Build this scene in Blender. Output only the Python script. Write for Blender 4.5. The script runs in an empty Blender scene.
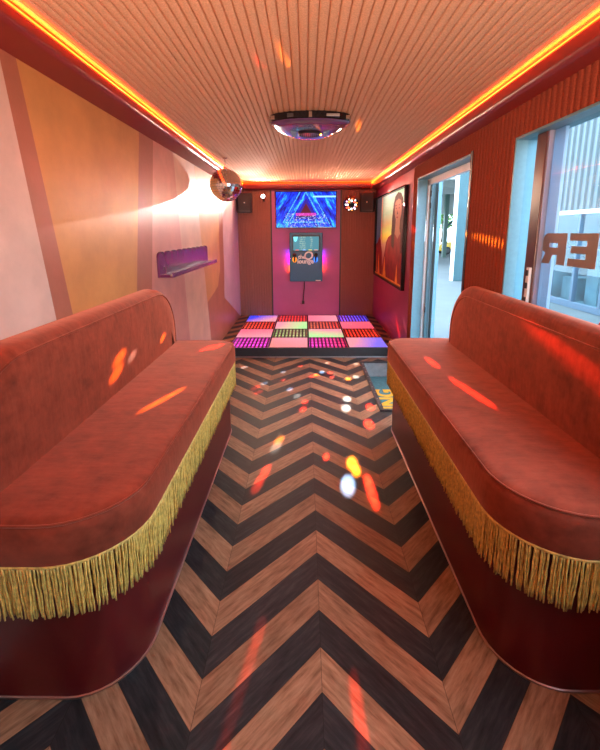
import bpy, bmesh, math, random
from mathutils import Vector, Matrix
rnd = random.Random(7)
PI = math.pi
C = bpy.context.scene.collection
SC = bpy.context.scene

# ------------------------------------------------------------------ materials
def srgb(r, g, b):
    f = lambda c: (c/255/12.92) if c/255 <= .04045 else ((c/255+.055)/1.055)**2.4
    return (f(r), f(g), f(b), 1)

class N:
    """tiny node-tree helper"""
    def __init__(s, name):
        s.m = bpy.data.materials.new(name); s.m.use_nodes = True
        s.t = s.m.node_tree; s.n = s.t.nodes; s.l = s.t.links
        s.b = s.n['Principled BSDF']; s.out = s.n['Material Output']
    def node(s, typ, **kw):
        n = s.n.new(typ)
        for k, v in kw.items(): setattr(n, k, v)
        return n
    def put(s, sock, v):
        if isinstance(v, bpy.types.NodeSocket): s.l.new(v, sock)
        else: sock.default_value = v
    def math(s, op, a, b=0.0, c=0.0):
        n = s.node('ShaderNodeMath', operation=op)
        s.put(n.inputs[0], a); s.put(n.inputs[1], b); s.put(n.inputs[2], c)
        return n.outputs[0]
    def xyz(s, gen='Object'):
        tc = s.node('ShaderNodeTexCoord'); sp = s.node('ShaderNodeSeparateXYZ')
        s.l.new(tc.outputs[gen], sp.inputs[0]); return tc.outputs[gen], sp.outputs
    def comb(s, x, y, z):
        n = s.node('ShaderNodeCombineXYZ')
        s.put(n.inputs[0], x); s.put(n.inputs[1], y); s.put(n.inputs[2], z); return n.outputs[0]
    def noise(s, vec, scale, detail=4, rough=.55):
        n = s.node('ShaderNodeTexNoise'); s.put(n.inputs['Vector'], vec)
        n.inputs['Scale'].default_value = scale; n.inputs['Detail'].default_value = detail
        n.inputs['Roughness'].default_value = rough; return n.outputs[0]
    def ramp(s, fac, stops, interp='LINEAR'):
        n = s.node('ShaderNodeValToRGB'); n.color_ramp.interpolation = interp
        e = n.color_ramp.elements
        while len(e) < len(stops): e.new(.5)
        for i, (p, c) in enumerate(stops): e[i].position = p; e[i].color = c
        s.put(n.inputs[0], fac); return n.outputs[0]
    def mix(s, fac, a, b, blend='MIX'):
        n = s.node('ShaderNodeMix', data_type='RGBA', blend_type=blend)
        s.put(n.inputs[0], fac); s.put(n.inputs[6], a); s.put(n.inputs[7], b); return n.outputs[2]
    def bump(s, h, strength=.3, dist=.002):
        n = s.node('ShaderNodeBump'); n.inputs['Strength'].default_value = strength
        n.inputs['Distance'].default_value = dist; s.put(n.inputs['Height'], h)
        s.l.new(n.outputs[0], s.b.inputs['Normal'])
    def emit(s, col, strength=1.0):
        s.put(s.b.inputs['Emission Color'], col); s.b.inputs['Emission Strength'].default_value = strength

def mat(name, col, rough=.5, metal=0, spec=.5, var=.12, vscale=20, bump=0, bscale=200, coat=0, sheen=0, sheen_tint=None):
    k = N(name); co, _ = k.xyz()
    if var:
        f = k.noise(co, vscale)
        lo = tuple(c*(1-var) for c in col[:3])+(1,); hi = tuple(min(1, c*(1+var)) for c in col[:3])+(1,)
        k.put(k.b.inputs['Base Color'], k.ramp(f, [(.3, lo), (.7, hi)]))
    else: k.b.inputs['Base Color'].default_value = col
    k.b.inputs['Roughness'].default_value = rough; k.b.inputs['Metallic'].default_value = metal
    k.b.inputs['Specular IOR Level'].default_value = spec
    k.b.inputs['Coat Weight'].default_value = coat
    if sheen:
        k.b.inputs['Sheen Weight'].default_value = sheen; k.b.inputs['Sheen Roughness'].default_value = .35
        k.b.inputs['Sheen Tint'].default_value = sheen_tint or (1, 1, 1, 1)
    if bump: k.bump(k.noise(co, bscale, 3), bump)
    return k.m

def glow(name, col, strength, base=(.02, .02, .02, 1)):
    k = N(name); k.b.inputs['Base Color'].default_value = base; k.b.inputs['Roughness'].default_value = .3
    k.emit(col, strength); return k.m

def floor_mat():
    k = N('chevron_vinyl'); co, (x, y, z) = k.xyz()
    sw, s0, n0, u = .4359, .0571, .984, .158
    xs = k.math('SUBTRACT', x, s0)
    t = k.math('PINGPONG', xs, sw)
    v = k.math('DIVIDE', k.math('SUBTRACT', k.math('ADD', y, t), n0), u)
    idx = k.math('FLOOR', v); fr = k.math('SUBTRACT', v, idx)
    colid = k.math('FLOOR', k.math('DIVIDE', xs, sw))
    dark = k.math('LESS_THAN', k.math('FLOORED_MODULO', idx, 2.0), .5)
    along = k.math('SUBTRACT', t, y); across = k.math('ADD', t, y)
    wn = k.node('ShaderNodeTexWhiteNoise', noise_dimensions='2D')
    k.put(wn.inputs['Vector'], k.comb(idx, colid, 0)); rid = wn.outputs[0]
    gv = k.comb(k.math('MULTIPLY', along, 2.2), k.math('MULTIPLY', across, 16), k.math('MULTIPLY', rid, 40))
    g = k.noise(gv, 3.0, 8, .62)
    g2 = k.noise(k.comb(k.math('MULTIPLY', along, 1.2), k.math('MULTIPLY', across, 5), k.math('MULTIPLY', rid, 90)), 2.5, 3)
    wood = k.ramp(g, [(.25, (.13, .062, .030, 1)), (.5, (.30, .158, .086, 1)), (.75, (.43, .25, .15, 1))])
    coal = k.ramp(g, [(.25, (.009, .010, .011, 1)), (.5, (.022, .023, .025, 1)), (.8, (.050, .050, .052, 1))])
    c = k.mix(dark, wood, coal)
    val = k.math('MULTIPLY_ADD', rid, .35, k.math('MULTIPLY_ADD', g2, .7, .50))
    c = k.mix(1.0, c, k.comb(val, val, val), 'MULTIPLY')
    e = k.math('ABSOLUTE', k.math('SUBTRACT', fr, .5))
    joint = k.math('GREATER_THAN', e, .488)
    se = k.math('GREATER_THAN', k.math('ABSOLUTE', k.math('SUBTRACT', t, sw/2)), sw/2-.0012)
    gap = k.math('MAXIMUM', joint, se)
    c = k.mix(k.math('MULTIPLY', gap, .6), c, (.01, .007, .005, 1))
    k.put(k.b.inputs['Base Color'], c)
    k.put(k.b.inputs['Roughness'], k.math('MULTIPLY_ADD', g, .25, .34))
    k.b.inputs['Specular IOR Level'].default_value = .2
    k.bump(k.math('SUBTRACT', g, gap), .12, .001)
    return k.m

def velvet(name, base):
    k = N(name); co, (x, y, z) = k.xyz()
    f = k.noise(co, 5, 6, .65); f2 = k.noise(co, 260, 2)
    st = k.noise(k.comb(k.math('MULTIPLY', x, 5), k.math('MULTIPLY', y, 7), k.math('MULTIPLY', z, 7)), 3, 5)
    ff = k.math('MULTIPLY_ADD', st, .45, k.math('MULTIPLY', f, .6))
    lo = tuple(c*.62 for c in base)+(1,); hi = tuple(min(1, c*1.45) for c in base)+(1,)
    k.put(k.b.inputs['Base Color'], k.ramp(ff, [(.36, lo), (.68, hi)]))
    k.b.inputs['Roughness'].default_value = .8; k.b.inputs['Specular IOR Level'].default_value = .15
    k.b.inputs['Sheen Weight'].default_value = .8; k.b.inputs['Sheen Roughness'].default_value = .4
    k.b.inputs['Sheen Tint'].default_value = (1, .36, .24, 1)
    wr = k.noise(k.comb(k.math('MULTIPLY', x, 2), k.math('MULTIPLY', y, 12), k.math('MULTIPLY', z, 2)), 3, 2)
    k.bump(k.math('MULTIPLY_ADD', f2, .10, k.math('MULTIPLY_ADD', f, .5, k.math('MULTIPLY', wr, .6))), .3, .007)
    return k.m

def mural(name, col):
    k = N(name); co, (x, y, z) = k.xyz()
    f = k.noise(co, 3.5, 6, .6)
    lo = tuple(c*.86 for c in col)+(1,); hi = tuple(min(1, c*1.12) for c in col)+(1,)
    k.put(k.b.inputs['Base Color'], k.ramp(f, [(.3, lo), (.7, hi)]))
    k.b.inputs['Roughness'].default_value = .36; k.b.inputs['Specular IOR Level'].default_value = .5
    w = k.noise(k.comb(x, k.math('MULTIPLY', y, 1.0), k.math('MULTIPLY', z, .45)), 130, 3, .7)
    k.bump(w, .28, .003)
    return k.m

M = {}
M['floor'] = floor_mat()
M['ceil'] = mat('ribbed_beige_fabric', (.72, .41, .26, 1), .9, spec=.1, var=.16, vscale=160, bump=.4, bscale=350)
M['ribred'] = mat('ribbed_rust_fabric', (.29, .060, .033, 1), .9, spec=.12, var=.18, vscale=140, bump=.4, bscale=350)
M['ribbrown'] = mat('ribbed_brown_fabric', (.30, .13, .10, 1), .9, spec=.12, var=.18, vscale=140)
M['plum'] = mat('plum_paint', (.44, .095, .27, 1), .5, var=.06, vscale=4)
M['burg'] = mat('burgundy_paint', (.32, .030, .075, 1), .45, var=.08, vscale=5)
M['cove'] = mat('burgundy_gloss_trim', (.22, .022, .018, 1), .32, var=.06, vscale=6)
M['rear'] = mat('dark_rear_panel', (.05, .03, .03, 1), .7)
for n, c in dict(pale=(.70, .50, .41), terra=(.43, .15, .09), tan=(.64, .30, .095), pink=(.66, .29, .22), cream=(.74, .47, .33),
                 orange=(.66, .31, .12), lav=(.60, .42, .50)).items(): M['mu_'+n] = mural('mural_'+n, c)
M['velvet'] = velvet('rust_velvet', (.225, .040, .019))
M['base'] = mat('oxblood_laminate', (.11, .007, .008, 1), .35, var=.1, vscale=8)
M['basetrim'] = mat('rose_metal_edge', (.5, .33, .30, 1), .3, metal=.9, var=.05)
M['fringe'] = mat('gold_bullion_thread', (.80, .50, .12, 1), .5, var=.35, vscale=60, sheen=.2, sheen_tint=(1, .85, .4, 1))
M['black'] = mat('black_plastic', (.012, .012, .014, 1), .4, var=.1)
M['blackgl'] = mat('black_gloss', (.008, .008, .012, 1), .12, var=.05)
M['grille'] = mat('black_mesh_grille', (.02, .018, .02, 1), .7, bump=.8, bscale=900)
M['slate'] = mat('slate_powder_coat', (.022, .125, .25, 1), .4, var=.08, vscale=60)
M['white'] = mat('white_print', (.85, .85, .85, 1), .4, var=.03)
M['purple'] = mat('purple_gloss_paint', (.12, .010, .075, 1), .25, var=.06)
M['mirror'] = mat('mirror_facets', (.95, .93, .92, 1), .10, metal=1, var=0)
M['chrome'] = mat('chrome', (.75, .73, .72, 1), .15, metal=1, var=.05)
M['alu'] = mat('pale_blue_aluminium', (.13, .29, .37, 1), .4, metal=.0, var=.06, vscale=40)
M['maroon'] = mat('maroon_sash', (.085, .022, .026, 1), .3, var=.08)
M['whitealu'] = mat('white_aluminium', (.8, .82, .84, 1), .35, var=.03)
def translucent(name, col, fac):
    k = N(name); k.b.inputs['Base Color'].default_value = col; k.b.inputs['Roughness'].default_value = .4
    t = k.node('ShaderNodeBsdfTranslucent'); t.inputs[0].default_value = col
    m = k.node('ShaderNodeMixShader'); m.inputs[0].default_value = fac
    k.l.new(k.b.outputs[0], m.inputs[1]); k.l.new(t.outputs[0], m.inputs[2]); k.l.new(m.outputs[0], k.out.inputs[0]); return k.m
M['vinyl'] = translucent('brown_vinyl_lettering', (.55, .32, .25, 1), .3)
M['redv'] = mat('red_vinyl', (.65, .03, .03, 1), .4, var=.03)
M['dark'] = mat('charcoal_metal', (.03, .028, .032, 1), .4, var=.1)
M['steel'] = mat('brushed_steel', (.4, .4, .42, 1), .35, metal=.9, var=.1)
M['teal'] = mat('teal_mat', (.055, .16, .18, 1), .8, var=.25, vscale=40)
M['yellow'] = mat('yellow_lettering', (.85, .38, .02, 1), .5, var=.06)
M['greyw'] = mat('grey_step_panel', (.22, .20, .20, 1), .6, var=.15)
M['concrete'] = mat('pale_concrete', (.062, .080, .090, 1), .75, var=.1, vscale=1.5)
M['soffit'] = mat('concrete_soffit', (.30, .31, .29, 1), .8, var=.12, vscale=1)
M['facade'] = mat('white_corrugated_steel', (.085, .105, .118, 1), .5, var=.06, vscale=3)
M['storeframe'] = mat('blue_grey_mullion', (.06, .10, .15, 1), .4, var=.08)
M['storein'] = mat('dim_shop_interior', (.10, .17, .21, 1), .7, var=.3, vscale=1.2)
M['column'] = mat('pale_blue_column_paint', (.032, .085, .105, 1), .6, var=.08, vscale=3)
M['green'] = mat('dark_green_steel', (.03, .065, .05, 1), .5, var=.1)
M['cary'] = mat('yellow_car_paint', (.75, .45, .03, 1), .25, var=.03, coat=.5)
M['tyre'] = mat('tyre_rubber', (.015, .015, .016, 1), .8)
M['leaf'] = mat('green_leaves', (.13, .26, .07, 1), .7, var=.5, vscale=2)
M['bark'] = mat('bark', (.12, .08, .05, 1), .9, var=.3)
M['amber'] = glow('orange_led', (1, .065, .003, 1), 1.1)

k = N('clear_glass')
tr = k.node('ShaderNodeBsdfTransparent'); tr.inputs[0].default_value = (.90, .96, .97, 1)
gl = k.node('ShaderNodeBsdfGlossy'); gl.inputs['Roughness'].default_value = .01
fz = k.node('ShaderNodeFresnel'); fz.inputs[0].default_value = 1.5
mx = k.node('ShaderNodeMixShader'); ge = k.node('ShaderNodeNewGeometry'); k.put(mx.inputs[0], k.math('MULTIPLY', fz.outputs[0], k.math('SUBTRACT', 1.0, ge.outputs['Backfacing']))); k.l.new(tr.outputs[0], mx.inputs[1]); k.l.new(gl.outputs[0], mx.inputs[2])
k.l.new(mx.outputs[0], k.out.inputs[0]); M['glass'] = k.m

# ------------------------------------------------------------------ mesh helpers
def obj(name, bm, m, parent=None, loc=(0, 0, 0), smooth=False, auto=None):
    me = bpy.data.meshes.new(name)
    bmesh.ops.recalc_face_normals(bm, faces=bm.faces)
    bm.to_mesh(me); bm.free()
    ms = m if isinstance(m, (list, tuple)) else [m]
    for q in ms: me.materials.append(q)
    if smooth:
        for p in me.polygons: p.use_smooth = True
    if auto is not None: me.shade_smooth() ; me.set_sharp_from_angle(angle=math.radians(auto))
    o = bpy.data.objects.new(name, me); C.objects.link(o); o.location = loc
    if parent: o.parent = parent
    return o
def tag(o, label, cat, group=None, kind=None):
    if label: o['label'] = label
    if cat: o['category'] = cat
    if group: o['group'] = group
    if kind: o['kind'] = kind
    return o
def thing(name, label, cat, loc=(0, 0, 0), group=None):
    o = bpy.data.objects.new(name, None); C.objects.link(o); o.location = loc; o.empty_display_size = .1
    return tag(o, label, cat, group)
def struct(name, bm, m, parent=None, **kw):
    o = obj(name, bm, m, parent, **kw); o['kind'] = 'structure'; return o
def box(bm, a, b, mi=0, bev=0):
    a, b = [min(p, q) for p, q in zip(a, b)], [max(p, q) for p, q in zip(a, b)]
    r = bmesh.ops.create_cube(bm, size=1, matrix=Matrix.Translation([(p+q)/2 for p, q in zip(a, b)]) @ Matrix.Diagonal([q-p for p, q in zip(a, b)]+[1]))
    vs = r['verts']; fs = {f for v in vs for f in v.link_faces}
    for f in fs: f.material_index = mi
    if bev:
        es = {e for v in vs for e in v.link_edges}
        r2 = bmesh.ops.bevel(bm, geom=list(es), offset=bev, segments=2, affect='EDGES', profile=.5)
        for f in r2['faces']: f.material_index = mi
    return vs
def bx(a, b, bev=0):
    bm = bmesh.new(); box(bm, a, b, 0, bev); return bm
def tube(bm, pts, r, seg=8, cap=True, mi=0, closed=False):
    pts = [Vector(p) for p in pts]; n = len(pts); rings = []
    rr = r if isinstance(r, (list, tuple)) else [r]*n
    up = None
    for i, p in enumerate(pts):
        if closed: t = (pts[(i+1) % n]-pts[i-1]).normalized()
        else: t = (pts[min(i+1, n-1)]-pts[max(i-1, 0)]).normalized()
        if up is None: up = Vector((0, 0, 1)) if abs(t.z) < .9 else Vector((1, 0, 0))
        s = t.cross(up).normalized(); up = s.cross(t).normalized()
        rings.append([bm.verts.new(p + (s*math.cos(2*PI*j/seg)+up*math.sin(2*PI*j/seg))*rr[i]) for j in range(seg)])
    rng = range(n) if closed else range(n-1)
    for i in rng:
        A, B = rings[i], rings[(i+1) % n]
        for j in range(seg):
            f = bm.faces.new((A[j], A[(j+1) % seg], B[(j+1) % seg], B[j])); f.material_index = mi
    if cap and not closed:
        bm.faces.new(rings[0][::-1]).material_index = mi; bm.faces.new(rings[-1]).material_index = mi
def lathe(bm, prof, seg=24, mtx=Matrix.Identity(4), mi=0):
    """prof: (r, h) list, axis local z"""
    rings = []
    for r, h in prof:
        if r < 1e-6: rings.append([bm.verts.new(mtx @ Vector((0, 0, h)))])
        else: rings.append([bm.verts.new(mtx @ Vector((r*math.cos(2*PI*j/seg), r*math.sin(2*PI*j/seg), h))) for j in range(seg)])
    for A, B in zip(rings, rings[1:]):
        for j in range(seg):
            a0, a1 = A[j % len(A)], A[(j+1) % len(A)]; b0, b1 = B[j % len(B)], B[(j+1) % len(B)]
            vs = []
            for v in (a0, a1, b1, b0):
                if v not in vs: vs.append(v)
            if len(vs) >= 3: bm.faces.new(vs).material_index = mi
    return rings
def inset(poly, d):
    n = len(poly); out = []
    for i in range(n):
        p0, p1, p2 = Vector(poly[i-1]), Vector(poly[i]), Vector(poly[(i+1) % n])
        a = (p1-p0).normalized(); b = (p2-p1).normalized()
        na, nb = Vector((-a.y, a.x)), Vector((-b.y, b.x))        # inward for CCW
        m = (na+nb); m = m/max(.3, m.length_squared)*2 if m.length > 1e-6 else na
        out.append(p1+m*d)
    return out
def slab(bm, poly, prof, mp, mi=0, capmi=None):
    """stack of insets of a CCW polygon: prof = [(inset, height)...]; mp maps (u, v, h) to xyz"""
    rings = []
    for d, h in prof:
        q = inset(poly, d) if abs(d) > 1e-9 else [Vector(p) for p in poly]
        rings.append([bm.verts.new(mp(p.x, p.y, h)) for p in q])
    n = len(poly)
    for A, B in zip(rings, rings[1:]):
        for j in range(n): bm.faces.new((A[j], A[(j+1) % n], B[(j+1) % n], B[j])).material_index = mi
    bm.faces.new(rings[0][::-1]).material_index = mi
    bm.faces.new(rings[-1]).material_index = mi if capmi is None else capmi
    bm.verts.index_update()
def ccw(poly):
    a = sum(p[0]*q[1]-q[0]*p[1] for p, q in zip(poly, poly[1:]+poly[:1]))
    return poly if a > 0 else poly[::-1]
def arc(cx, cy, r, a0, a1, n=8):
    return [(cx+r*math.cos(a0+(a1-a0)*i/n), cy+r*math.sin(a0+(a1-a0)*i/n)) for i in range(n+1)]
def roundrect(x0, y0, x1, y1, r, n=5):
    return arc(x1-r, y0+r, r, -PI/2, 0, n)+arc(x1-r, y1-r, r, 0, PI/2, n)+arc(x0+r, y1-r, r, PI/2, PI, n)+arc(x0+r, y0+r, r, PI, 1.5*PI, n)
XY = lambda u, v, h: (u, v, h)
def text_mesh(s, size, extrude, mi_m, name, parent, mtx, shear=0, bold=0, align='CENTER'):
    cu = bpy.data.curves.new(name+'_curve', 'FONT'); cu.body = s; cu.size = size; cu.extrude = extrude; cu.shear = shear
    cu.align_x = align; cu.align_y = 'CENTER'; cu.offset = bold; cu.resolution_u = 3
    t = bpy.data.objects.new(name+'_tmp', cu); C.objects.link(t)
    dg = bpy.context.evaluated_depsgraph_get(); me = bpy.data.meshes.new_from_object(t.evaluated_get(dg))
    bpy.data.objects.remove(t); bpy.data.curves.remove(cu)
    me.transform(mtx); me.materials.clear(); me.materials.append(mi_m); me.name = name
    o = bpy.data.objects.new(name, me); C.objects.link(o); o.parent = parent; return o

# ------------------------------------------------------------------ the room
XL, XR, YB, YR = -1.15, 1.208, 7.08, -1.0
ZC = 2.42; ZS = 2.30
T = .09

# floor with the entry step well cut out
WX0, WY0, WY1, WD = .705, 3.42, 4.80, -.18
bm = bmesh.new()
for a, b in [((XL-T, YR-T), (WX0, YB+T)), ((WX0, YR-T), (XR+T, WY0)), ((WX0, WY1), (XR+T, YB+T))]:
    box(bm, (a[0], a[1], -.25), (b[0], b[1], 0))
struct('floor', bm, M['floor'])
bm = bmesh.new()
box(bm, (WX0, WY0, -.25), (XR+T, WY1, WD))
struct('trim_1', bm, M['teal'])
bm = bmesh.new()
box(bm, (WX0-.001, WY1-.012, WD), (XR+T, WY1, -.002)); box(bm, (WX0, WY0, WD), (XR+T, WY0+.012, -.002)); box(bm, (WX0, WY0+.012, WD), (WX0+.012, WY1-.012, -.002))
struct('trim_2', bm, M['greyw'])
sw = thing('step_well_edging', 'dark metal edging around the sunken entry step in the floor by the doorway', 'edging', (WX0, WY0, 0))
bm = bmesh.new(); box(bm, (-.028, -.012, 0), (.012, WY1-WY0+.012, .012), 0, .003)
obj('side_rail', bm, M['dark'], sw)
obj('end_rail', bx((.012, WY1-WY0-.028, 0), (XR-WX0-.012, WY1-WY0+.012, .012), .003), M['dark'], sw)
obj('end_rail', bx((.012, -.012, 0), (XR-WX0-.012, .028, .012), .003), M['dark'], sw)
for i in range(9):
    bm = bmesh.new(); lathe(bm, [(.007, 0.0115), (.006, .0145), (0, .015)], 8, Matrix.Translation((-.008, .1+i*.15, 0))); obj('screw', bm, M['steel'], sw)
mt = thing('step_mat', 'teal entry mat with yellow letters lying in the sunken step by the doorway', 'mat', (.98, 4.1, WD))
bm = bmesh.new(); slab(bm, roundrect(-.24, -.64, .215, .66, .02), [(0, 0), (0, .008), (.004, .011)], XY)
obj('pad', bm, M['teal'], mt)
text_mesh('ING', .30, .001, M['yellow'], 'lettering', mt, Matrix.Translation((-.08, -.02, .0125)) @ Matrix.Rotation(PI/2, 4, 'Z'), bold=.012)

# ceiling with ribs running the length of the room
FXL, FXR = -1.03, 1.11
bm = bmesh.new()
box(bm, (XL-T, YR-T, ZC), (XR+T, YB+T, ZC+.08))
def rib_profile(w, h): return [(0, 0), (.10*w, .75*h), (.3*w, .98*h), (.5*w, h), (.7*w, .98*h), (.9*w, .75*h), (w, 0)]
w = .0395; x = FXL-.02
while x < FXR+.02:
    pr = rib_profile(w, .012)
    a = [bm.verts.new((x+u, YR, ZC-.0005-h)) for u, h in pr]; b = [bm.verts.new((x+u, YB-.10, ZC-.0005-h)) for u, h in pr]
    for j in range(len(pr)-1): bm.faces.new((a[j], a[j+1], b[j+1], b[j]))
    bm.faces.new(b)
    x += w
struct('ceiling', bm, M['ceil'])

# left wall with painted colour-block mural
bm = bmesh.new(); box(bm, (XL-T, YR-T, -.02), (XL-.001, YB+T, ZC))
struct('wall_left', bm, M['rear'])
zt = 2.35
P = dict(pale=[(YR, 0), (1.978, 0), (1.648, zt), (YR, zt)],
         terra=[(1.978, 0), (2.152, 0), (1.744, zt), (1.648, zt)],
         tan=[(2.152, 0), (2.439, 0), (2.988, zt), (1.744, zt)],
         terra2=[(2.439, 0), (2.731, 0), (3.249, zt), (2.988, zt)],
         pink=[(2.731, 0), (3.95, 0), (3.70, zt), (3.249, zt)],
         cream=[(3.95, 0), (4.826, 0), (4.674, .78), (4.367, zt), (3.70, zt)],
         orange=[(4.674, .78), (5.279, .892), (5.449, 1.094), (5.55, zt), (4.367, zt)],
         terra3=[(4.826, 0), (7.08, 0), (7.08, .1), (6.614, .298), (5.674, .68), (5.74, 1.066), (5.78, zt), (5.55, zt), (5.449, 1.094), (5.279, .892), (4.674, .78)],
         lav=[(7.08, .1), (7.08, zt), (5.78, zt), (5.74, 1.066), (5.674, .68), (6.614, .298)])
mm = [M['mu_pale'], M['mu_terra'], M['mu_tan'], M['mu_pink'], M['mu_cream'], M['mu_orange'], M['mu_lav']]
ix = dict(pale=0, terra=1, tan=2, terra2=1, pink=3, cream=4, orange=5, terra3=1, lav=6)
bm = bmesh.new()
for n_, pts in P.items():
    f = bm.faces.new([bm.verts.new((XL, p, q)) for p, q in pts]); f.material_index = ix[n_]
bmesh.ops.remove_doubles(bm, verts=bm.verts, dist=1e-5)
o = struct('trim_3', bm, mm)
for p in o.data.polygons:
    if p.normal.x < 0: p.flip()

# right wall: ribbed panels with window and door openings
WIN = (-.85, 2.44, .98, 2.113)      # y0 y1 z0 z1
DOR = (3.05, 4.46, 0, 2.145)
bm = bmesh.new()
def wallcells(bm, x0, x1):
    ys = sorted([YR-T, WIN[0], WIN[1], DOR[0], DOR[1], YB+T]); zs = [-.02, WIN[2], WIN[3], DOR[3], ZC]
    for a, b in zip(ys, ys[1:]):
        for c, d in zip(zs, zs[1:]):
            my, mz = (a+b)/2, (c+d)/2
            if WIN[0] < my < WIN[1] and WIN[2] < mz < WIN[3]: continue
            if DOR[0] < my < DOR[1] and mz < DOR[3]: continue
            box(bm, (x0, a, c), (x1, b, d))
wallcells(bm, XR+.001, XR+T)
y = YR; w = .046
YRIB = 4.60
while y < YRIB-.001:
    y1 = y+w; my = y+w/2
    spans = [(0, ZS+.03)]
    if WIN[0]-.01 < my < WIN[1]+.01: spans = [(0, WIN[2]), (WIN[3], ZS+.03)]
    if DOR[0]-.01 < my < DOR[1]+.01: spans = [(DOR[3], ZS+.03)]
    pr = rib_profile(w, .017)
    for z0, z1 in spans:
        a = [bm.verts.new((XR-h, y+u, z0)) for u, h in pr]; b = [bm.verts.new((XR-h, y+u, z1)) for u, h in pr]
        for j in range(len(pr)-1): bm.faces.new((a[j], a[j+1], b[j+1], b[j]))
        bm.faces.new(b); bm.faces.new(a)
    y = y1
box(bm, (XR-.003, y, 0), (XR+.001, YB, ZS+.03), 1)
struct('wall_right', bm, [M['ribred'], M['burg']])

# back wall: ribbed side panels, plum centre panel, thin dark battens
bm = bmesh.new(); box(bm, (XL-T, YB, -.02), (XR+T, YB+T, ZC))
PX0, PX1 = -.565, .605
box(bm, (PX0, YB-.004, 0), (PX1, YB, ZS+.03), 1)
for x0, x1 in ((XL, PX0-.02), (PX1+.02, XR)):
    n = round((x1-x0)/.042); w = (x1-x0)/n
    for i in range(n):
        x = x0+i*w; pr = rib_profile(w, .009)
        a = [bm.verts.new((x+u, YB-.001-h, 0)) for u, h in pr]; b = [bm.verts.new((x+u, YB-.001-h, ZS+.03)) for u, h in pr]
        for j in range(len(pr)-1): bm.faces.new((a[j], a[j+1], b[j+1], b[j]))
for x in (PX0-.02, PX1): box(bm, (x, YB-.014, 0), (x+.02, YB, ZS+.03), 2)
struct('wall_back', bm, [M['ribbrown'], M['plum'], M['dark']])
bm = bmesh.new(); box(bm, (XL-T, YR-T, -.02), (XR+T, YR, ZC)); struct('wall_rear', bm, M['rear'])

# cove box running round the top of the walls, hollow trough above it for the LEDs
def cove_profile(bm, pts0, pts1):
    a = [bm.verts.new(p) for p in pts0]; b = [bm.verts.new(p) for p in pts1]
    for j in range(len(a)-1): bm.faces.new((a[j], a[j+1], b[j+1], b[j]))
def side_cove(xw, xf, sgn, name, zw, zb):
    # fascia (vertical) with rounded lower edge, sloping underside to the wall, trough floor
    bm = bmesh.new(); r = .03
    pr = [(xf+sgn*.015, 2.378), (xf, 2.378), (xf, zb+r)]
    pr += [(xf+sgn*(r-r*math.cos(t)), zb+r-r*math.sin(t)) for t in (.4, .8, 1.2, PI/2)]
    pr += [(xw, zw)]
    cove_profile(bm, [(x_, YR, z_) for x_, z_ in pr], [(x_, YB, z_) for x_, z_ in pr])
    cove_profile(bm, [(xf+sgn*.015, YR, 2.378), (xf+sgn*.015, YR, zb+.03), (xw, YR, zb+.03)], [(xf+sgn*.015, YB, 2.378), (xf+sgn*.015, YB, zb+.03), (xw, YB, zb+.03)])
    return struct(name, bm, M['cove'], auto=40)
side_cove(XL, FXL, -1, 'trim_4', 2.285, 2.318)
side_cove(XR, FXR, 1, 'trim_5', 2.272, 2.296)
bm = bmesh.new(); YF = YB-.10
pr = [(YF+.015, 2.378), (YF, 2.378), (YF, 2.315), (YF+.01, 2.303), (YF+.025, 2.297), (YB, 2.285)]
cove_profile(bm, [(FXL, a, b) for a, b in pr], [(FXR, a, b) for a, b in pr])
pr = [(YF+.015, 2.378), (YF+.015, 2.33), (YB, 2.33)]
cove_profile(bm, [(FXL, a, b) for a, b in pr], [(FXR, a, b) for a, b in pr])
struct('trim_6', bm, M['cove'], auto=40)

def led(name, a, b, label):
    t = thing(name, label, 'light strip', ((a[0]+b[0])/2, (a[1]+b[1])/2, 2.378), 'orange ceiling cove light strips')
    bm = bmesh.new(); L = Vector(t.location)
    va, vb = Vector(a)-L, Vector(b)-L
    tube(bm, [va, vb], .0085, 6)
    obj('diffuser', bm, M['amber'], t)
led('led_strip', (FXL-.004, YR+.02, 2.387), (FXL-.004, YF, 2.387), 'orange glowing light strip along the ceiling edge above the mural wall')
led('led_strip', (FXR+.004, YR+.02, 2.387), (FXR+.004, YF, 2.387), 'orange glowing light strip along the ceiling edge above the window and doorway')
led('led_strip', (FXL-.004, YF+.004, 2.387), (FXR+.004, YF+.004, 2.387), 'short orange glowing light strip across the ceiling edge above the television')

# baseboards
bm = bmesh.new(); box(bm, (XL, 3.30, 0), (XL+.012, 5.0, .05)); struct('baseboard_left', bm, M['dark'])

# ------------------------------------------------------------------ window
w1 = bmesh.new(); t_ = .012
y0, y1, z0, z1 = WIN
for a, b in [((XR-.012, y0-.0, z1-t_), (XR+T+.03, y1, z1)), ((XR-.012, y0, z0), (XR+T+.03, y1, z0+t_)), ((XR-.012, y1-t_, z0+t_), (XR+T+.03, y1, z1-t_)), ((XR-.012, y0, z0+t_), (XR+T+.03, y0+t_, z1-t_))]:
    box(w1, a, b)
win = struct('window_1', w1, M['alu'])
XG = XR+.055
obj('sash', bx((XG-.02, 2.213, z0+t_), (XG+.02, 2.304, z1-t_), .004), M['maroon'], win)
obj('glass_edge', bx((XG-.014, 2.200, z0+t_), (XG+.014, 2.213, z1-t_)), mat('violet_glass_edge', (.30, .30, .42, 1), .3, var=.04), win)
obj('sash', bx((XG+.012, 2.113, z0+t_), (XG+.03, 2.200, z1-t_), .002), translucent('pale_blue_sash', (.46, .58, .70, 1), .55), win)
obj('pane', bx((XG+.004, y0+t_, z0+t_), (XG+.008, 2.200, z1-t_)), M['glass'], win)
obj('pane', bx((XG-.002, 2.304, z0+t_), (XG+.002, y1-t_, z1-t_)), M['glass'], win)
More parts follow.
